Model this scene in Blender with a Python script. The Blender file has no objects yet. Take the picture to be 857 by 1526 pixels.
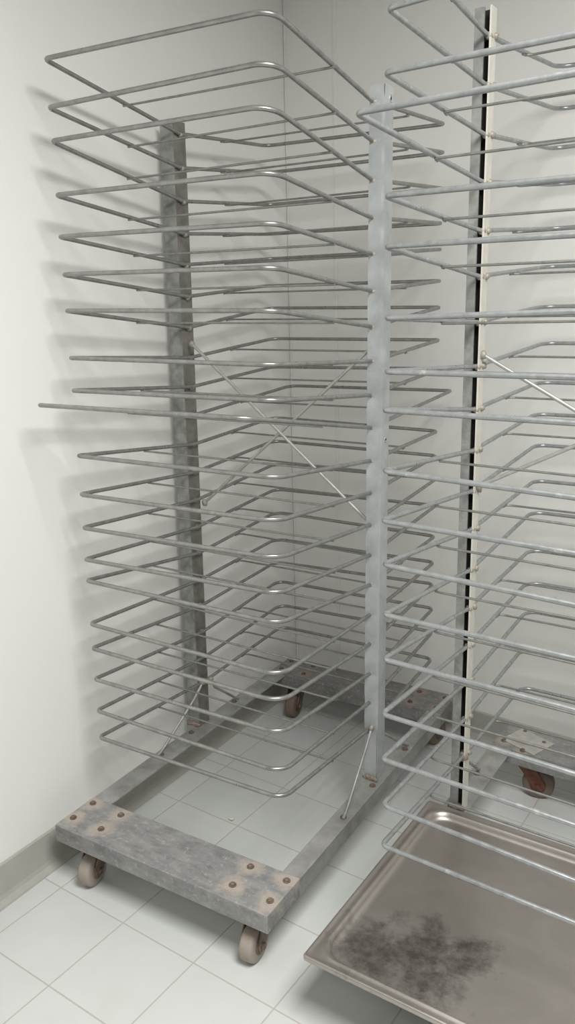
import bpy, bmesh, math, random
from mathutils import Vector, Matrix
random.seed(7)
SC = bpy.context.scene
COL = SC.collection

# ------------------------------------------------------------------ helpers
class MB:
    """collects shapes and links them as one mesh object"""
    def __init__(s): s.v=[]; s.f=[]; s.m=[]; s.sm=[]
    def add(s, vs, fs, mi=0, smooth=False):
        b=len(s.v); s.v+= [tuple(v) for v in vs]
        for f in fs: s.f.append(tuple(b+i for i in f)); s.m.append(mi); s.sm.append(smooth)
    def box(s, x0,x1,y0,y1,z0,z1, mi=0, M=None):
        vs=[Vector((x,y,z)) for z in (z0,z1) for y in (y0,y1) for x in (x0,x1)]
        if M: vs=[M@v for v in vs]
        s.add(vs,[(0,2,3,1),(4,5,7,6),(0,1,5,4),(2,6,7,3),(0,4,6,2),(1,3,7,5)],mi)
    def tube(s, pts, r, seg=10, closed=False, mi=0):
        P=[Vector(p) for p in pts]; n=len(P); rings=[]; up=Vector((0,0,1)); prev=None
        for i in range(n):
            if closed: t=(P[(i+1)%n]-P[i-1])
            else: t=P[min(i+1,n-1)]-P[max(i-1,0)]
            t.normalize()
            ref=up if abs(t.z)<.95 else Vector((1,0,0))
            if prev is not None and abs(t.z)>=.7: ref=prev
            a=t.cross(ref).normalized(); b=a.cross(t).normalized(); prev=b
            rings.append([P[i]+(a*math.cos(2*math.pi*k/seg)+b*math.sin(2*math.pi*k/seg))*r for k in range(seg)])
        vs=[v for q in rings for v in q]; fs=[]
        m=n if closed else n-1
        for i in range(m):
            j=(i+1)%n
            for k in range(seg):
                l=(k+1)%seg; fs.append((i*seg+k,i*seg+l,j*seg+l,j*seg+k))
        s.add(vs,fs,mi,True)
        if not closed:
            s.add(rings[0],[tuple(range(seg))[::-1]],mi); s.add(rings[-1],[tuple(range(seg))],mi)
    def lathe(s, prof, c, axis, seg=28, mi=0, smooth=True):
        """prof: (distance along axis, radius)"""
        ax=Vector(axis).normalized(); ref=Vector((0,0,1)) if abs(ax.z)<.9 else Vector((1,0,0))
        a=ax.cross(ref).normalized(); b=ax.cross(a); c=Vector(c); vs=[]; n=len(prof)
        for h,r in prof:
            for k in range(seg):
                w=2*math.pi*k/seg; vs.append(c+ax*h+(a*math.cos(w)+b*math.sin(w))*r)
        fs=[]
        for i in range(n-1):
            for k in range(seg):
                l=(k+1)%seg; fs.append((i*seg+k,i*seg+l,(i+1)*seg+l,(i+1)*seg+k))
        s.add(vs,fs,mi,smooth)
        s.add(vs[:seg],[tuple(range(seg))[::-1]],mi); s.add(vs[-seg:],[tuple(range(seg))],mi)
    def blob(s, c, rx, ry, rz, mi=0, jitter=.25, seg=8, rings=5):
        c=Vector(c); vs=[]; fs=[]
        for i in range(1,rings):
            th=math.pi*i/rings
            for k in range(seg):
                w=2*math.pi*k/seg; q=1+random.uniform(-jitter,jitter)
                vs.append(c+Vector((rx*math.sin(th)*math.cos(w)*q, ry*math.sin(th)*math.sin(w)*q, rz*math.cos(th)*q)))
        t=len(vs); vs.append(c+Vector((0,0,rz))); vs.append(c-Vector((0,0,rz)))
        for i in range(rings-2):
            for k in range(seg):
                l=(k+1)%seg; fs.append((i*seg+k,(i+1)*seg+k,(i+1)*seg+l,i*seg+l))
        for k in range(seg):
            l=(k+1)%seg; fs.append((t,k,l)); fs.append((t+1,(rings-2)*seg+l,(rings-2)*seg+k))
        s.add(vs,fs,mi,True)
    def build(s, name, mats, parent=None, bevel=0, solid=0):
        me=bpy.data.meshes.new(name); me.from_pydata(s.v,[],s.f)
        for m in (mats if isinstance(mats,(list,tuple)) else [mats]): me.materials.append(m)
        for p,mi,sm in zip(me.polygons,s.m,s.sm): p.material_index=mi; p.use_smooth=sm
        bm=bmesh.new(); bm.from_mesh(me); bmesh.ops.recalc_face_normals(bm,faces=bm.faces); bm.to_mesh(me); bm.free()
        o=bpy.data.objects.new(name,me); COL.objects.link(o)
        if parent: o.parent=parent
        if solid:
            q=o.modifiers.new('solid','SOLIDIFY'); q.thickness=solid; q.offset=-1
        if bevel:
            q=o.modifiers.new('bevel','BEVEL'); q.width=bevel; q.segments=2; q.limit_method='ANGLE'
        return o

def tag(o,label=None,cat=None,group=None,kind=None):
    for k,v in (('label',label),('category',cat),('group',group),('kind',kind)):
        if v: o[k]=v
    return o
def empty(name,loc=(0,0,0),rz=0):
    o=bpy.data.objects.new(name,None); o.empty_display_size=.1; COL.objects.link(o); o.location=loc; o.rotation_euler.z=rz; return o
def fillet(pts, rad, n=6, closed=True):
    """round the corners of a polyline; rad: one radius per point"""
    P=[Vector(p) for p in pts]; out=[]; N=len(P)
    for i in range(N):
        if not closed and i in (0,N-1): out.append(P[i]); continue
        a=P[i-1]; b=P[i]; c=P[(i+1)%N]; r=rad[i]
        if r<=0: out.append(b); continue
        u=(a-b).normalized(); w=(c-b).normalized(); ang=u.angle(w)
        if ang>math.pi-.02: out.append(b); continue
        d=min(r/math.tan(ang/2), .45*(a-b).length, .45*(c-b).length); rr=d*math.tan(ang/2)
        cen=b+(u+w).normalized()*(rr/math.sin(ang/2))
        p0=b+u*d-cen; p1=b+w*d-cen; om=p0.angle(p1)
        for k in range(n+1):
            t=k/n; out.append(cen+(p0*math.sin((1-t)*om)+p1*math.sin(t*om))/math.sin(om))
    return out

# ------------------------------------------------------------------ materials
def nt(name):
    m=bpy.data.materials.new(name); m.use_nodes=True; t=m.node_tree; t.nodes.clear()
    o=t.nodes.new('ShaderNodeOutputMaterial'); b=t.nodes.new('ShaderNodeBsdfPrincipled'); t.links.new(b.outputs[0],o.inputs[0])
    return m,t,b
def N(t,k,**kw):
    n=t.nodes.new(k)
    for a,v in kw.items(): setattr(n,a,v)
    return n
def noise(t,vec,scale,detail=4,rough=.6,dist=0):
    n=N(t,'ShaderNodeTexNoise'); n.inputs['Scale'].default_value=scale; n.inputs['Detail'].default_value=detail
    n.inputs['Roughness'].default_value=rough; n.inputs['Distortion'].default_value=dist
    if vec is not None: t.links.new(vec,n.inputs['Vector'])
    return n.outputs['Fac']
def ramp(t,fac,stops):
    r=N(t,'ShaderNodeValToRGB'); e=r.color_ramp.elements
    while len(e)<len(stops): e.new(.5)
    for q,(p,c) in zip(e,stops): q.position=p; q.color=(c,c,c,1) if isinstance(c,(int,float)) else (*c,1)
    t.links.new(fac,r.inputs[0]); return r.outputs[0]
def mix(t,fac,a,b):
    m=N(t,'ShaderNodeMix',data_type='RGBA')
    for s,v in ((0,fac),(6,a),(7,b)):
        if isinstance(v,bpy.types.NodeSocket): t.links.new(v,m.inputs[s])
        else: m.inputs[s].default_value=v if s==0 else (*v,1)
    return m.outputs[2]
def math_(t,op,a,b=None,clamp=False):
    m=N(t,'ShaderNodeMath',operation=op); m.use_clamp=clamp
    for i,v in enumerate((a,b)):
        if v is None: continue
        if isinstance(v,(int,float)): m.inputs[i].default_value=v
        else: t.links.new(v,m.inputs[i])
    return m.outputs[0]
def obj_co(t): return N(t,'ShaderNodeTexCoord').outputs['Object']
def bump(t,b,h,strength,dist=.002):
    n=N(t,'ShaderNodeBump'); n.inputs['Strength'].default_value=strength; n.inputs['Distance'].default_value=dist
    t.links.new(h,n.inputs['Height']); t.links.new(n.outputs[0],b.inputs['Normal'])

def metal(name,c0,c1,rough=(.3,.5),metallic=.85,scale=40,spots=None):
    m,t,b=nt(name); co=obj_co(t); f=noise(t,co,scale,5)
    col=ramp(t,f,[(.3,c0),(.7,c1)])
    if spots:
        f2=noise(t,co,scale*.35,6,.7); col=mix(t,ramp(t,f2,[(.62,0.),(.74,1.)]),col,spots)
    t.links.new(col,b.inputs['Base Color']); b.inputs['Metallic'].default_value=metallic
    t.links.new(ramp(t,noise(t,co,scale*.6,3),[(.3,rough[0]),(.7,rough[1])]),b.inputs['Roughness'])
    bump(t,b,f,.15,.001); return m
def plain(name,c,rough=.6,metallic=0.):
    m,t,b=nt(name); co=obj_co(t); f=noise(t,co,30,4)
    t.links.new(mix(t,f,tuple(x*.9 for x in c),tuple(min(1,x*1.08) for x in c)),b.inputs['Base Color'])
    b.inputs['Roughness'].default_value=rough; b.inputs['Metallic'].default_value=metallic; return m

ROD=metal('rod_steel',(.24,.24,.232),(.35,.35,.34),(.26,.40),.65,45)
ROD_B=metal('bright_rod_steel',(.30,.315,.32),(.42,.435,.44),(.26,.40),.6,55,(.62,.62,.60))
BRACE=metal('brace_steel',(.40,.40,.38),(.52,.52,.50),(.35,.5),.5,45)
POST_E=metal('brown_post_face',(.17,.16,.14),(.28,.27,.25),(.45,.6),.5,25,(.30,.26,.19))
WIRE=metal('thin_wire_steel',(.24,.24,.228),(.34,.34,.325),(.35,.5),.7,60)
POST_G=metal('galvanised_post',(.41,.44,.45),(.60,.63,.635),(.32,.5),.5,13,(.50,.45,.38))
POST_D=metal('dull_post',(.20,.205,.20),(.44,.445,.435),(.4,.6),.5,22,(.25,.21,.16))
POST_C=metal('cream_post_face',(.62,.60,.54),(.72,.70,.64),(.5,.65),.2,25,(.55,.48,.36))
WELD=plain('weld_bead',(.40,.37,.31),.6,.4)
RAIL=metal('worn_rail',(.27,.27,.26),(.46,.46,.445),(.4,.6),.45,16,(.42,.36,.31))
BOLT=metal('rusty_bolt',(.13,.10,.08),(.27,.21,.17),(.55,.75),.4,90)
RUST=metal('rust_red',(.13,.05,.03),(.24,.11,.075),(.5,.7),.3,40,(.30,.22,.18))
FORK=metal('caster_fork',(.13,.09,.065),(.27,.21,.165),(.5,.7),.4,60)
TYRE=plain('dirty_nylon_wheel',(.33,.285,.245),.6)
RUSTW=plain('rusty_weld',(.30,.245,.205),.7,.2)
TYRE_D=plain('brown_wheel',(.20,.15,.12),.6)
HOLE_SHADE=plain('hole_shade_black',(.015,.014,.013),.9)  # near-black stands in for the shade inside post slots and bolt holes

def board_mat(name,bolts,base0,base1,rust,spread=.03):
    m,t,b=nt(name); co=obj_co(t)
    mp=N(t,'ShaderNodeMapping'); mp.inputs['Scale'].default_value=(.6,1.6,1); t.links.new(co,mp.inputs[0])
    f=noise(t,mp.outputs[0],22,8,.7,.3); col=ramp(t,f,[(.3,base0),(.5,tuple((x+y)/2 for x,y in zip(base0,base1))),(.72,base1)])
    f3=noise(t,co,70,5,.7); col=mix(t,ramp(t,f3,[(.55,0.),(.72,.7)]),col,(.52,.51,.49))
    n2=noise(t,co,26,6,.7)
    d=None
    for (x,y,z) in bolts:
        v=N(t,'ShaderNodeVectorMath',operation='DISTANCE'); t.links.new(co,v.inputs[0]); v.inputs[1].default_value=(x,y,z)
        d=v.outputs['Value'] if d is None else math_(t,'MINIMUM',d,v.outputs['Value'])
    k=math_(t,'ADD',math_(t,'MULTIPLY',d,1/spread),math_(t,'MULTIPLY',n2,-2.2))
    k=ramp(t,math_(t,'ADD',math_(t,'MULTIPLY',k,.5),.5),[(.22,1.),(.58,0.)])
    rc=mix(t,noise(t,co,55,5),tuple(x*.72 for x in rust),rust)
    col=mix(t,math_(t,'MULTIPLY',k,.8),col,rc)
    t.links.new(col,b.inputs['Base Color']); b.inputs['Metallic'].default_value=.25; b.inputs['Roughness'].default_value=.55
    bump(t,b,f3,.25,.0015); return m

# ------------------------------------------------------------------ measured wire-shelf corners (metres, in each rack's own frame)
LEFT=dict(FL=[[-0.01,-0.47,2.118],[-0.01,-0.471,2.015],[-0.009,-0.472,1.942],[-0.009,-0.474,1.822],[-0.009,-0.475,1.727],[-0.008,-0.476,1.639],[-0.008,-0.477,1.553],[-0.007,-0.479,1.438],[-0.007,-0.48,1.357],[-0.007,-0.591,1.333],[-0.006,-0.482,1.19],[-0.006,-0.484,1.088],[-0.005,-0.485,0.998],[-0.005,-0.486,0.911],[-0.005,-0.487,0.852],[-0.004,-0.489,0.729],[-0.004,-0.49,0.658],[-0.003,-0.491,0.567],[-0.003,-0.492,0.472],[-0.003,-0.493,0.39]] ,
FR=[[0.614,-0.47,2.106],[0.613,-0.471,2.017],[0.605,-0.472,1.939],[0.611,-0.474,1.815],[0.611,-0.475,1.718],[0.608,-0.476,1.631],[0.608,-0.477,1.544],[0.603,-0.479,1.432],[0.603,-0.48,1.356],[0.608,-0.591,1.332],[0.603,-0.482,1.187],[0.601,-0.484,1.088],[0.603,-0.485,1.002],[0.603,-0.486,0.918],[0.603,-0.487,0.846],[0.604,-0.489,0.716],[0.603,-0.49,0.649],[0.603,-0.491,0.567],[0.603,-0.492,0.464],[0.604,-0.493,0.394]] ,
BL=[[-0.014,0.483,2.063],[-0.014,0.482,1.98],[-0.012,0.481,1.88],[-0.02,0.48,1.787],[-0.021,0.478,1.707],[-0.029,0.477,1.619],[-0.016,0.476,1.545],[-0.004,0.475,1.442],[-0.01,0.474,1.345],[-0.006,0.588,1.269],[-0.009,0.471,1.168],[-0.008,0.47,1.085],[-0.005,0.469,1.001],[-0.005,0.468,0.908],[-0.005,0.466,0.823],[-0.007,0.465,0.721],[-0.01,0.464,0.631],[-0.0,0.463,0.559],[0.005,0.462,0.466],[0.01,0.46,0.381]] ,
BR=[[0.604,0.483,2.054],[0.604,0.482,1.977],[0.604,0.481,1.878],[0.605,0.479,1.78],[0.605,0.478,1.706],[0.606,0.477,1.615],[0.606,0.476,1.537],[0.606,0.475,1.439],[0.607,0.474,1.351],[0.607,0.588,1.272],[0.608,0.471,1.156],[0.608,0.47,1.077],[0.608,0.469,1.002],[0.609,0.468,0.914],[0.609,0.466,0.811],[0.609,0.465,0.722],[0.61,0.464,0.647],[0.61,0.463,0.561],[0.611,0.462,0.478],[0.611,0.46,0.38]] ,
LP=[[-0.004,0.014,2.034],[-0.004,0.013,1.943],[-0.004,0.012,1.853],[-0.003,0.01,1.763],[-0.003,0.009,1.676],[-0.002,0.008,1.585],[-0.002,0.007,1.495],[-0.002,0.006,1.406],[-0.001,0.004,1.318],[-0.001,0.003,1.231],[-0.0,0.002,1.141],[-0.0,0.001,1.053],[0.0,-0.001,0.963],[0.001,-0.002,0.876],[0.001,-0.003,0.789],[0.002,-0.004,0.699],[0.002,-0.005,0.611],[0.002,-0.007,0.519],[0.003,-0.008,0.429],[0.003,-0.009,0.344]] ,
RP=[[0.595,0.014,2.034],[0.596,0.013,1.943],[0.596,0.012,1.853],[0.597,0.01,1.763],[0.597,0.009,1.676],[0.597,0.008,1.585],[0.598,0.007,1.495],[0.598,0.006,1.406],[0.598,0.004,1.318],[0.599,0.003,1.231],[0.599,0.002,1.141],[0.6,0.001,1.053],[0.6,-0.001,0.963],[0.6,-0.002,0.876],[0.601,-0.003,0.789],[0.601,-0.004,0.699],[0.602,-0.005,0.611],[0.602,-0.007,0.519],[0.602,-0.008,0.429],[0.603,-0.009,0.344]] ,
)
RIGHT=dict(FL=[[0.007,-0.506,2.167],[0.012,-0.507,2.043],[0.006,-0.507,1.944],[0.008,-0.613,1.862],[0.008,-0.507,1.742],[0.009,-0.507,1.655],[0.01,-0.507,1.527],[0.01,-0.507,1.428],[0.006,-0.507,1.355],[0.008,-0.508,1.236],[0.007,-0.508,1.135],[0.009,-0.508,1.044],[0.013,-0.508,0.937],[0.012,-0.508,0.838],[0.01,-0.508,0.712],[0.011,-0.508,0.606],[0.013,-0.509,0.495],[0.012,-0.509,0.394]] ,
FR=[[0.648,-0.506,2.167],[0.648,-0.507,2.067],[0.648,-0.507,1.948],[0.648,-0.613,1.87],[0.649,-0.507,1.739],[0.649,-0.507,1.653],[0.649,-0.507,1.54],[0.649,-0.507,1.427],[0.65,-0.508,1.349],[0.65,-0.508,1.215],[0.65,-0.508,1.118],[0.65,-0.508,1.021],[0.65,-0.508,0.925],[0.651,-0.508,0.824],[0.651,-0.508,0.695],[0.651,-0.509,0.59],[0.651,-0.509,0.468],[0.652,-0.509,0.38]] ,
BL=[[0.009,0.495,2.152],[0.014,0.495,2.049],[0.004,0.495,1.952],[0.012,0.495,1.859],[0.004,0.494,1.744],[0.004,0.494,1.642],[-0.003,0.494,1.533],[0.013,0.494,1.431],[0.005,0.494,1.319],[-0.001,0.494,1.226],[0.006,0.494,1.134],[0.008,0.493,1.026],[0.004,0.493,0.928],[0.005,0.493,0.808],[0.002,0.493,0.703],[0.005,0.493,0.608],[-0.004,0.493,0.475],[0.001,0.493,0.346]] ,
BR=[[0.651,0.495,2.152],[0.651,0.495,2.049],[0.651,0.495,1.952],[0.652,0.495,1.859],[0.652,0.494,1.744],[0.652,0.494,1.642],[0.652,0.494,1.533],[0.653,0.494,1.431],[0.653,0.494,1.319],[0.653,0.494,1.226],[0.653,0.494,1.134],[0.654,0.493,1.026],[0.654,0.493,0.928],[0.654,0.493,0.808],[0.654,0.493,0.703],[0.654,0.493,0.608],[0.655,0.493,0.475],[0.655,0.492,0.346]] ,
LP=[[-0.004,0.003,2.121],[-0.004,0.003,2.021],[-0.003,0.002,1.919],[-0.003,0.002,1.818],[-0.003,0.002,1.712],[-0.003,0.002,1.61],[-0.003,0.002,1.505],[-0.002,0.002,1.401],[-0.002,0.002,1.297],[-0.002,0.001,1.195],[-0.002,0.001,1.092],[-0.001,0.001,0.991],[-0.001,0.001,0.883],[-0.001,0.001,0.778],[-0.001,0.001,0.671],[-0.0,0.001,0.569],[-0.0,0.0,0.461],[0.0,0.0,0.35]] ,
RP=[[0.642,0.003,2.121],[0.642,0.002,2.021],[0.643,0.002,1.919],[0.643,0.002,1.818],[0.643,0.002,1.712],[0.643,0.002,1.61],[0.644,0.002,1.505],[0.644,0.002,1.401],[0.644,0.002,1.297],[0.644,0.001,1.195],[0.645,0.001,1.092],[0.645,0.001,0.991],[0.645,0.001,0.883],[0.645,0.001,0.778],[0.645,0.001,0.671],[0.646,0.001,0.569],[0.646,0.0,0.461],[0.646,0.0,0.35]] ,
)
# the left post carries its rods on the middle of its side plate
LEFT['LP']=[[x-.016,y+.020,z] for x,y,z in LEFT['LP']]

# ------------------------------------------------------------------ rack
def post(parent, x0, x1, xs, depth, ybot, ytop, zb, zt, levels, mats, slot=False, bulge=.004, lev_x=0., lev_y=0.):
    """angle-iron post: a front flange x0..x1 and a side plate at xs going back; mats=(front, side)"""
    g=MB(); nz=max(2,int((zt-zb)/.012)); Z=[zb+(zt-zb)*i/nz for i in range(nz+1)]
    def yy(z): return ybot+(ytop-ybot)*(z-zb)/(zt-zb)
    def bl(z):
        if not bulge: return 0
        for a,b in zip(levels,levels[1:]):
            if b<=z<=a: return bulge*math.sin(math.pi*(z-b)/(a-b))**.7
        return 0
    nx=6; X=[x0+(x1-x0)*i/nx for i in range(nx+1)]
    vs=[]; 
    for z in Z:
        for i,x in enumerate(X): vs.append((x,yy(z)-bl(z)*(1-i/nx)**.6,z))
        for x in (x1,x0): vs.append((x,yy(z)+.004,z))
    w=nx+3; fs=[]
    for j in range(nz):
        for i in range(w): k=(i+1)%w; fs.append((j*w+i,j*w+k,(j+1)*w+k,(j+1)*w+i))
    fs.append(tuple(range(w))); fs.append(tuple(nz*w+i for i in range(w)))
    g.add(vs,fs,0)
    t=.004; y0=.0 if not slot else -.002
    vs=[(x,yy(z)+d,z) for z in (zb,zt) for x,d in ((xs-t,y0),(xs,y0),(xs,depth),(xs-t,depth))]
    g.add(vs,[(0,1,5,4),(1,2,6,5),(2,3,7,6),(3,0,4,7),(0,3,2,1),(4,5,6,7)],1)
    if slot:   # closed back and outer side, painted black as the shade inside the hollow post
        for xa,xb,da,db in ((x0,xs-t,depth-t,depth),(x0,x0+t,.004,depth-t)):
            vs=[(x,yy(z)+d,z) for z in (zb,zt) for x,d in ((xa,da),(xb,da),(xb,db),(xa,db))]
            g.add(vs,[(0,1,5,4),(1,2,6,5),(2,3,7,6),(3,0,4,7),(0,3,2,1),(4,5,6,7)],2)
    for z in levels:
        y=yy(z)
        g.blob((lev_x,y+.004+lev_y,z-.002),.009,.008,.008,3)
        if slot: g.blob((xs+.002,y+depth-.006,z),.007,.009,.008,3)
    for k in range(5):   # rusty weld at the foot, where the post stands on the rail
        g.blob((x0+(xs-x0)*(k+.5)/5,yy(zb)-.004,zb+.004+random.uniform(0,.006)),.009,.007,.007,4,.35)
    g.blob((lev_x,yy(levels[-1])+.002+lev_y,levels[-1]-.004),.012,.010,.013,4,.3)
    if not slot and bulge:   # rimmed black discs on the side plate, painted as the shade in bolt holes
        for z,hr in ((zt-.028,.0045),(1.197,.0038)):
            yc=yy(z)+(.030 if z>2 else .026)
            g.lathe([(-.001,hr),(.0006,hr)],(xs,yc,z),(1,0,0),12,2)
            g.tube([(xs+.0004,yc+(hr+.0015)*math.cos(a*math.pi/8),z+(hr+.0015)*1.4*math.sin(a*math.pi/8)) for a in range(16)],.0012,6,True,0)
    return g.build('post',[mats[0],mats[1],HOLE_SHADE,WELD,RUSTW],parent)

def caster(parent, x, y, ztop, r, dirv, tyre, fork, w=.038, off=.04):
    """swivel caster: mounting plate, swivel head, fork; the wheel is its child"""
    c=empty_part=None
    d=Vector((dirv[0],dirv[1],0)).normalized(); ax=Vector((-d.y,d.x,0))
    hub=Vector((x,y,r))+d*off
    g=MB(); M=Matrix.Translation((x,y,0))@Matrix.Rotation(math.atan2(d.y,d.x),4,'Z')
    g.box(-.052,.052,-.045,.045,ztop-.004,ztop,0,M)
    g.lathe([(0,.026),(.006,.032),(.012,.03),(.016,.022)],(x,y,ztop-.020),(0,0,1),20)
    # fork: crown and two cheeks that taper down to the axle
    zc=ztop-.020; hz=hub.z
    for s in (-1,1):
        q=[]
        for (u,v) in ((-.026,zc),(.03,zc),(off+.020,hz+.012),(off+.014,hz-.014),(off-.012,hz-.014),(off-.02,hz+.004)):
            q.append((u,v))
        vs=[]
        for t in (w/2+.004,w/2+.008):
            for u,v in q: vs.append(M@Vector((u,s*t,v)))
        n=len(q); fs=[tuple(range(n)),tuple(range(n,2*n))]+[(i,(i+1)%n,n+(i+1)%n,n+i) for i in range(n)]
        g.add(vs,fs,0)
    g.box(-.028,.032,-(w/2+.008),w/2+.008,zc-.004,zc+.002,0,M)
    g.lathe([(-(w/2+.014),.007),(-(w/2+.013),.009),(w/2+.013,.009),(w/2+.014,.007)],hub,ax,12)
    c=g.build('caster',fork,parent,bevel=.001)
    h=MB()
    h.lathe([(-w/2,r*.45),(-w/2,r*.86),(-w/2+.004,r*.97),(-w/4,r),(w/4,r),(w/2-.004,r*.97),(w/2,r*.86),(w/2,r*.45)],hub,ax,36,0)
    h.lathe([(-w/2-.0025,r*.2),(-w/2-.0025,r*.5),(w/2+.0025,r*.5),(w/2+.0025,r*.2)],hub,ax,28,1)
    h.build('wheel',[tyre,fork],c)
    return c

def bolt(parent,x,y,z,mat=BOLT,r=.0072):
    g=MB(); g.lathe([(-.002,r*1.35),(.0012,r*1.35)],(x,y,z),(0,0,1),14)
    g.lathe([(.001,r),(.005,r*.92),(.006,r*.6)],(x,y,z),(0,0,1),6,smooth=False)
    return g.build('bolt',mat,parent)

def rack(name, rodm, D, loc, rz, W, x0, x1, yf, yb, bd, bdb, ztop, zpt, ybase, ytop, left_cfg, right_cfg, braces, stays, boardm, backm, casters, front_bolts, back_bolts, rail_bolts, long_i, long_label):
    root=empty(name,loc,rz); th=.052; n=len(D['LP']); R=.0055
    # each level: one bent rod hoop tilted up to the front and to the back from the posts, with two thin cross wires under it
    for i in range(n):
        P=[D[k][i] for k in ('LP','FL','FR','RP','BR','BL')]
        g=MB(); jr=lambda: random.uniform(.8,1.15)
        pts=fillet(P,[.012,.017*jr(),.046*jr(),.012,.019*jr(),.040*jr()],7)
        g.tube(pts,R,10,True)
        sh=g.build('wire_shelf',rodm,root)
        if i==long_i: sh['label']=long_label
        for a,b,c,d,t in (('LP','FL','RP','FR',.46),('LP','BL','RP','BR',.49)):
            tt=t+random.uniform(-.02,.02)
            A=Vector(D[a][i]).lerp(Vector(D[b][i]),tt); B=Vector(D[c][i]).lerp(Vector(D[d][i]),tt)
            u=(Vector(D[b][i])-Vector(D[a][i])).normalized(); w=MB(); r=.0029; dz=Vector((0,0,R+r-.002))
            q=[A+u*(-.022)-dz, A-u*.004-dz*1.0+Vector((.002,0,0)), A+Vector((.018,0,0))-dz, B-Vector((.018,0,0))-dz, B-u*.004-dz-Vector((.002,0,0)), B-u*.022-dz]
            if t<.48: q=[A-dz+Vector((-.004,0,0)),B-dz+Vector((.004,0,0))] if rodm is ROD else q
            w.tube(fillet(q,[0,.008,.008,.008,.008,0] if len(q)>2 else [0,0],3,False),r,7)
            w.build('cross_wire',WIRE,sh)
    levL=[p[2] for p in D['LP']]
    post(root,*left_cfg[:4],ybase,ytop,ztop-.003,zpt,levL,left_cfg[4],left_cfg[5],left_cfg[6],0. if left_cfg[5] else -.021,0. if left_cfg[5] else .02)
    post(root,*right_cfg[:4],ybase,ytop,ztop-.003,zpt,levL,right_cfg[4],right_cfg[5],right_cfg[6],W)
    # base boards
    for nm,a,b,m,cfg in (('front_board',yf,yf+bd,boardm,0),('back_board',yb-bdb,yb,backm,1)):
        g=MB(); g.box(x0,x1,a,b,ztop-th,ztop); g.build(nm,m,root,bevel=.003)
    # side rails: angle iron, flange on top, web on the outside
    for s in (0,1):
        g=MB(); xo=x0 if s==0 else x1; xi=xo+.067 if s==0 else xo-.052; e=.004 if s==0 else -.004
        ya,ye=yf+bd-.001,yb-bdb+.001
        prof=[(xo,ztop-th),(xo,ztop-.002),(xi,ztop-.002),(xi,ztop-.007),(xo+e*1.3,ztop-.007),(xo+e*1.3,ztop-th)]
        vs=[(x,y,z) for y in (ya,ye) for x,z in prof]
        g.add(vs,[tuple(range(6)),tuple(range(6,12))]+[(k,(k+1)%6,6+(k+1)%6,6+k) for k in range(6)])
        g.build('side_rail',RAIL,root,bevel=.0012)
    for x,y in front_bolts+back_bolts+rail_bolts: bolt(root,x,y,ztop+(.001 if (x,y) not in rail_bolts else -.001))
    for c in casters: caster(root,*c)
    for a,b in braces:
        g=MB(); g.tube([a,b],.0048,8); 
        for e in (a,b): g.blob(e,.010,.008,.011,1)
        g.build('cross_brace',[BRACE,WELD],root)
    for a,b in stays:
        g=MB(); a=Vector(a); b=Vector(b); mid=a.lerp(b,.2)+Vector((0,-.006,-.012))
        g.tube([a,mid,a.lerp(b,.9),b+Vector((0,0,.004)),b+(b-a).normalized()*.015*Vector((1,1,0))],.0045,8)
        g.blob(a,.011,.010,.010,1)
        g.build('stay_rod',[RAIL,WELD],root)
    return root

zt=.185
fb=[(-.025,-.516),(-.024,-.593),(.084,-.518),(.080,-.592),(.519,-.517),(.518,-.594),(.627,-.595),(.625,-.516)]
BL_=[(x,y,zt) for x,y in fb]
board_a=board_mat('front_board_worn_steel',BL_,(.17,.17,.175),(.37,.365,.355),(.56,.49,.42),.034)
bb=[(-.02,.50),(-.02,.575),(.08,.50),(.08,.575),(.522,.488),(.522,.575),(.62,.488),(.62,.575)]
board_b=board_mat('back_board_worn_steel',[(x,y,zt) for x,y in bb],(.15,.15,.148),(.30,.29,.28),(.42,.34,.29),.024)
rk=rack('wire_rack',ROD,LEFT,(0,0,0),0,.6,-.047,.648,-.640,.610,.150,.150,zt,2.068,-.011,.0145,
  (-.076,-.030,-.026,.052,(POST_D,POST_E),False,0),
  (.589,.629,.631,.046,(POST_G,POST_G),False,.005),
  [((-.002,.018,1.447),(.588,.030,.955)),((.604,.024,1.452),(.008,.030,.955))],
  [((.612,-.012,.352),(.630,-.218,zt+.002)),((-.004,-.012,.352),(-.026,-.218,zt+.002)),((.612,.03,.345),(.630,.205,zt+.002)),((-.004,.03,.345),(-.026,.205,zt+.002))],
  board_a,board_b,
  [(.030,-.555,zt-.052,.046,(0.12,-1),TYRE,FORK),(.573,-.555,zt-.052,.046,(.05,-1),TYRE,FORK),(.030,.535,zt-.052,.046,(0.1,-1),TYRE_D,FORK),(.573,.535,zt-.052,.046,(.3,1),TYRE_D,FORK)],
  fb,bb,[(.630,-.012-.03),(.626,-.218),(-.026,-.215),(-.027,-.058),(.632,.190),(-.027,.190)],9,'longest wire shelf, sticking out past all the others at mid height')
tag(rk,'complete tall wire rack on casters, with worn steel front board, standing against the left wall','rack','tall wheeled wire racks')

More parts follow.
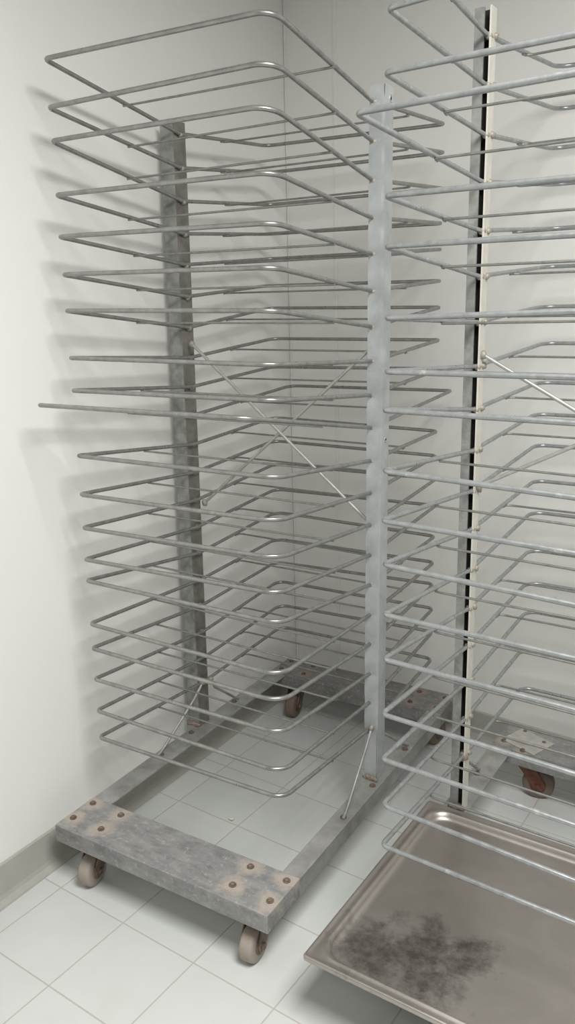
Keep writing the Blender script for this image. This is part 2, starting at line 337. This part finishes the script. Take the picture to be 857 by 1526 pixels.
bb2=[(.018,.500),(.091,.463),(.048,.385),(-.022,.413),(.56,.42),(.56,.49),(.66,.42),(.66,.49)]
fb2=[]
board_c=board_mat('right_board_worn_steel',[(x,y,zt) for x,y in bb2],(.20,.20,.198),(.36,.36,.35),(.50,.45,.40),.03)
rr=rack('wire_rack',ROD_B,RIGHT,(.8942,-.024,0),-.0387,.644,-.050,.695,-.545,.525,.15,.15,zt,2.178,.0,.003,
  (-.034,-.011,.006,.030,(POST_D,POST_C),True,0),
  (.643,.685,.687,.048,(POST_G,POST_G),False,.004),
  [((.010,.012,1.428),(.63,.030,1.085)),((.63,.012,1.428),(.012,.012,1.104))],
  [((-.008,.03,.345),(-.028,.205,zt+.002)),((.652,.03,.345),(.67,.205,zt+.002))],
  board_c,board_c,
  [(.035,-.465,zt-.052,.046,(0,1),TYRE_D,FORK),(.60,-.465,zt-.052,.046,(0,1),TYRE_D,FORK),(.045,.445,zt-.052,.050,(1,.18),TYRE_D,RUST),(.60,.445,zt-.052,.046,(-1,.2),TYRE_D,RUST)],
  fb2,bb2,[(-.026,.19),(.675,.19)],3,'longer wire shelf, sticking out past its neighbours near the top')
tag(rr,'tall wire rack cut off by the right edge, with a steel pan on its base','rack','tall wheeled wire racks')
# pale caster mounting plate bolted on top of the right rack's back board
g=MB(); g.box(-.062,.062,-.052,.052,zt+.0002,zt+.004,0,Matrix.Translation((.045,.443,0))@Matrix.Rotation(-.35,4,'Z'))
pl=g.build('mounting_plate',metal('pale_plate',(.42,.41,.38),(.58,.56,.52),(.5,.65),.3,30,(.40,.28,.22)),rr,bevel=.001)

# ------------------------------------------------------------------ steel pan on the right rack's base
def pan():
    m,t,b=nt('pan_steel'); co=obj_co(t)
    f=noise(t,co,5,6,.6,.6); col=ramp(t,f,[(.3,(.37,.34,.31)),(.7,(.48,.445,.41))])
    mp=N(t,'ShaderNodeMapping'); mp.inputs['Scale'].default_value=(3,50,1); t.links.new(co,mp.inputs[0])
    st=noise(t,mp.outputs[0],6,3)
    col=mix(t,math_(t,'MULTIPLY',st,.25),col,(.60,.57,.53))
    # baked-on dark stains towards the front left of the well
    d=None
    for x,y,s in ((.125,.115,1.),(.19,.155,1.),(.245,.10,1.3),(.09,.10,1.4),(.30,.20,1.6)):
        v=N(t,'ShaderNodeVectorMath',operation='DISTANCE'); t.links.new(co,v.inputs[0]); v.inputs[1].default_value=(x,y,-.015)
        q=math_(t,'MULTIPLY',v.outputs['Value'],s); d=q if d is None else math_(t,'MINIMUM',d,q)
    n2=noise(t,co,17,8,.68); k=math_(t,'ADD',math_(t,'MULTIPLY',d,7.0),math_(t,'MULTIPLY',n2,-2.0))
    k=ramp(t,math_(t,'ADD',k,1.),[(.28,1.),(.78,0.)])
    col=mix(t,math_(t,'MULTIPLY',k,math_(t,'ADD',math_(t,'MULTIPLY',noise(t,co,38,5,.7),1.5),.05,True)),col,(.12,.11,.10))
    t.links.new(col,b.inputs['Base Color']); b.inputs['Metallic'].default_value=.9
    t.links.new(ramp(t,math_(t,'ADD',math_(t,'MULTIPLY',k,.4),math_(t,'MULTIPLY',f,.5)),[(.1,.36),(.7,.55)]),b.inputs['Roughness'])
    bump(t,b,n2,.06,.001)
    L,Wd=.66,.66   # along x, along y
    def ring(inx,rad,z,n=8):
        x0,x1,y0,y1=inx,L-inx,inx,Wd-inx
        P=[(x0,y0,z),(x1,y0,z),(x1,y1,z),(x0,y1,z)]
        out=[]
        for i,(cx,cy) in enumerate(((x0+rad,y0+rad),(x1-rad,y0+rad),(x1-rad,y1-rad),(x0+rad,y1-rad))):
            for k in range(n+1):
                w=math.pi+ i*math.pi/2 + k/n*math.pi/2
                out.append((cx+rad*math.cos(w),cy+rad*math.sin(w),z))
        return out
    prof=[(.001,.006,-.012),(0,.007,-.010),(0,.007,-.002),(.002,.007,.0005),(.006,.010,.0),(.009,.012,-.0018),(.018,.044,-.0018),(.021,.046,.0008),(.025,.048,.0010),(.028,.050,-.0015),
          (.031,.052,-.009),(.034,.053,-.0150),(.040,.052,-.0182),(.046,.05,-.0190)]
    g=MB(); n=8; rings=[ring(a,r,z,n) for a,r,z in prof]; m_=len(rings[0]); vs=[v for q in rings for v in q]; fs=[]
    for j in range(len(rings)-1):
        for i in range(m_): k=(i+1)%m_; fs.append((j*m_+i,j*m_+k,(j+1)*m_+k,(j+1)*m_+i))
    g.add(vs,fs,0,True); bb_=len(vs)-m_; g.f.append(tuple(range(bb_,bb_+m_))); g.m.append(0); g.sm.append(False)
    o=g.build('steel_pan',m); q=o.modifiers.new('solid','SOLIDIFY'); q.thickness=.0012; q.offset=-1
    return o
p=pan(); p.location=(.7885,-.7185,.2060); p.rotation_euler.z=math.radians(-2.0)
tag(p,'large shallow stained steel pan lying across the base of the right rack','pan')

g=MB(); g.blob((.2065,-.1702,.004),.009,.006,.004,0,.3,10,6)
tag(g.build('crumb',plain('crumb_beige',(.75,.70,.58),.8)),'small beige crumb on the floor tiles inside the base frame of the left rack','crumb')

# ------------------------------------------------------------------ room
def wall_mat(name,c):
    m,t,b=nt(name); co=obj_co(t); f=noise(t,co,2.5,5,.6); f2=noise(t,co,120,3)
    t.links.new(mix(t,f,tuple(x*.97 for x in c),tuple(min(1,x*1.02) for x in c)),b.inputs['Base Color'])
    b.inputs['Roughness'].default_value=.42; bump(t,b,f2,.04,.001); return m
WALL=wall_mat('wall_panel_white',(.785,.782,.755))
WALL_F=wall_mat('far_wall_grey',(.17,.165,.16))
CEIL=wall_mat('ceiling_grey',(.50,.50,.49))
SKIRT=plain('grey_skirting',(.40,.39,.355),.5)
TRIM=plain('trim_white',(.78,.775,.75),.4)

def floor_mat():
    m,t,b=nt('floor_tiles'); co=obj_co(t); TS=.2425
    mp=N(t,'ShaderNodeMapping',vector_type='TEXTURE'); mp.inputs['Location'].default_value=(.1985,-.9116,0); mp.inputs['Rotation'].default_value=(0,0,-.0577)
    mp.inputs['Scale'].default_value=(TS,TS,TS); t.links.new(co,mp.inputs[0])
    s=N(t,'ShaderNodeSeparateXYZ'); t.links.new(mp.outputs[0],s.inputs[0])
    e=[]
    for k in (0,1):
        fr=math_(t,'FRACT',s.outputs[k]); e.append(math_(t,'MINIMUM',fr,math_(t,'SUBTRACT',1.,fr)))
    d=math_(t,'MINIMUM',e[0],e[1])
    g=ramp(t,d,[(.0048,1.),(.0088,0.)])
    fl=N(t,'ShaderNodeVectorMath',operation='FLOOR'); t.links.new(mp.outputs[0],fl.inputs[0])
    wn=N(t,'ShaderNodeTexWhiteNoise'); t.links.new(fl.outputs[0],wn.inputs['Vector'])
    n1=noise(t,co,9,6,.6)
    base=mix(t,n1,(.54,.565,.55),(.61,.63,.615)); base=mix(t,math_(t,'MULTIPLY',wn.outputs['Value'],.35),base,(.64,.655,.64))
    dirt=ramp(t,noise(t,co,3,7,.7),[(.55,0.),(.8,.35)]); base=mix(t,dirt,base,(.52,.52,.48))
    col=mix(t,g,base,(.44,.41,.375))
    t.links.new(col,b.inputs['Base Color']); t.links.new(ramp(t,g,[(0.,.33),(1.,.8)]),b.inputs['Roughness'])
    bump(t,b,math_(t,'SUBTRACT',1.,g),.35,.0015); return m

def struct(name,g,m,**k):
    o=g.build(name,m,**k); o['kind']='structure'; return o
lx=lambda y: -.1243+math.tan(.0203)*(y+.786)
A=Vector((lx(.735),.735)); back_dir=Vector((math.cos(-.088),math.sin(-.088))); H=2.80; XE=3.3; YE=-3.6
B=A+back_dir*(XE-A.x)/back_dir.x; C0=Vector((lx(YE),YE)); D0=Vector((XE,YE))
g=MB(); g.add([(lx(YE)-.1,YE-.1,0),(XE+.1,YE-.1,0),(XE+.1,.9,0),(-.25,.9,0),(lx(YE)-.1,YE-.1,-.1),(XE+.1,YE-.1,-.1),(XE+.1,.9,-.1),(-.25,.9,-.1)],[(0,1,2,3),(4,7,6,5),(0,4,5,1),(1,5,6,2),(2,6,7,3),(3,7,4,0)])
struct('floor',g,floor_mat())
g=MB(); g.box(-.4,XE+.1,YE-.1,.9,H,H+.1); struct('ceiling',g,CEIL)
def wallseg(name,P,Q,nout,mat=None,h0=0,h1=H,th=.1,off=0):
    n=Vector(nout)*th; a=P-Vector(nout)*off; b=Q-Vector(nout)*off
    g=MB(); vs=[(v.x,v.y,z) for z in (h0,h1) for v in (a,b,b+n,a+n)]
    g.add(vs,[(0,1,2,3),(4,5,6,7),(0,1,5,4),(1,2,6,5),(2,3,7,6),(3,0,4,7)])
    return struct(name,g,mat or WALL)
nl=Vector((-math.cos(.0203),math.sin(.0203))); nb=Vector((-back_dir.y,back_dir.x))
wallseg('wall_left',C0,A,nl); wallseg('wall_back',A,B,nb); wallseg('wall_right',B,D0,(1,0),WALL_F); wallseg('wall_front',D0,C0,(0,-1),WALL_F)
def skirt(name,P,Q,nout):
    d=(Q-P).normalized(); n=-Vector(nout); g=MB()
    prof=[(0,.118),(.004,.119),(.007,.115),(.0075,.030),(.011,.018),(.022,.005),(.024,.0),(0,.0)]
    vs=[(e.x+n.x*u,e.y+n.y*u,z) for e in (P,Q) for u,z in prof]; k=len(prof)
    g.add(vs,[tuple(range(k)),tuple(range(k,2*k))]+[(i,(i+1)%k,k+(i+1)%k,k+i) for i in range(k)])
    struct(name,g,SKIRT)
skirt('baseboard_left',C0,A,nl); skirt('baseboard_back',A,B,nb)
# joint covers on the wall panels
def strip(name,c,dr,nout,w,t,z0,z1):
    n=-Vector(nout); a=c-dr*w/2; b=c+dr*w/2; g=MB()
    vs=[(v.x,v.y,z) for z in (z0,z1) for v in (a,b,b+n*t,a+n*t)]
    g.add(vs,[(0,1,2,3),(4,5,6,7),(0,1,5,4),(1,2,6,5),(2,3,7,6),(3,0,4,7)])
    struct(name,g,TRIM,bevel=.001)
strip('trim_1',A+back_dir*.212,back_dir,nb,.013,.0035,.12,H)
strip('trim_2',A+back_dir*.006,back_dir,nb,.008,.004,.12,H)

# ------------------------------------------------------------------ light: one ceiling panel of the room, plus an added fill lamp
def area(name,loc,sx,sy,e,col=(1,.985,.955)):
    l=bpy.data.lights.new(name,'AREA'); l.shape='RECTANGLE'; l.size=sx; l.size_y=sy; l.energy=e; l.color=col
    o=bpy.data.objects.new(name,l); COL.objects.link(o); o.location=loc; return o
area('ceiling_and_fill_light',(1.86,-1.42,H-.03),.95,.95,106)
area('ceiling_and_fill_light',(1.6,-2.9,H-.03),.60,.60,12)  # unseen fill lamp added behind the camera, no known fixture
w=bpy.data.worlds.new('room_world'); SC.world=w; w.use_nodes=True
w.node_tree.nodes['Background'].inputs[0].default_value=(1,1,1,1); w.node_tree.nodes['Background'].inputs[1].default_value=.1

# ------------------------------------------------------------------ camera
cam=bpy.data.cameras.new('camera'); co=bpy.data.objects.new('camera',cam); COL.objects.link(co); SC.camera=co
yaw,pitch,roll=-0.553559,-0.249918,-0.022942
cy,sy,cp,sp=math.cos(yaw),math.sin(yaw),math.cos(pitch),math.sin(pitch)
F=Vector((sy*cp,cy*cp,sp)); Rt=Vector((cy,-sy,0)); U=Rt.cross(F)
R2=Rt*math.cos(roll)+U*math.sin(roll); U2=-Rt*math.sin(roll)+U*math.cos(roll)
M=Matrix.Identity(4)
for i in range(3): M[i][0]=R2[i]; M[i][1]=U2[i]; M[i][2]=-F[i]
M.translation=Vector((1.54396,-1.95966,1.55625)); co.matrix_world=M
cam.sensor_fit='VERTICAL'; cam.sensor_height=36; cam.lens=1212.700*36/1526; cam.clip_start=.05
vs=SC.view_settings; vs.view_transform='Standard'; vs.look='None'; vs.gamma=1; vs.use_curve_mapping=False; vs.exposure=0.0
SC.display_settings.display_device='sRGB'
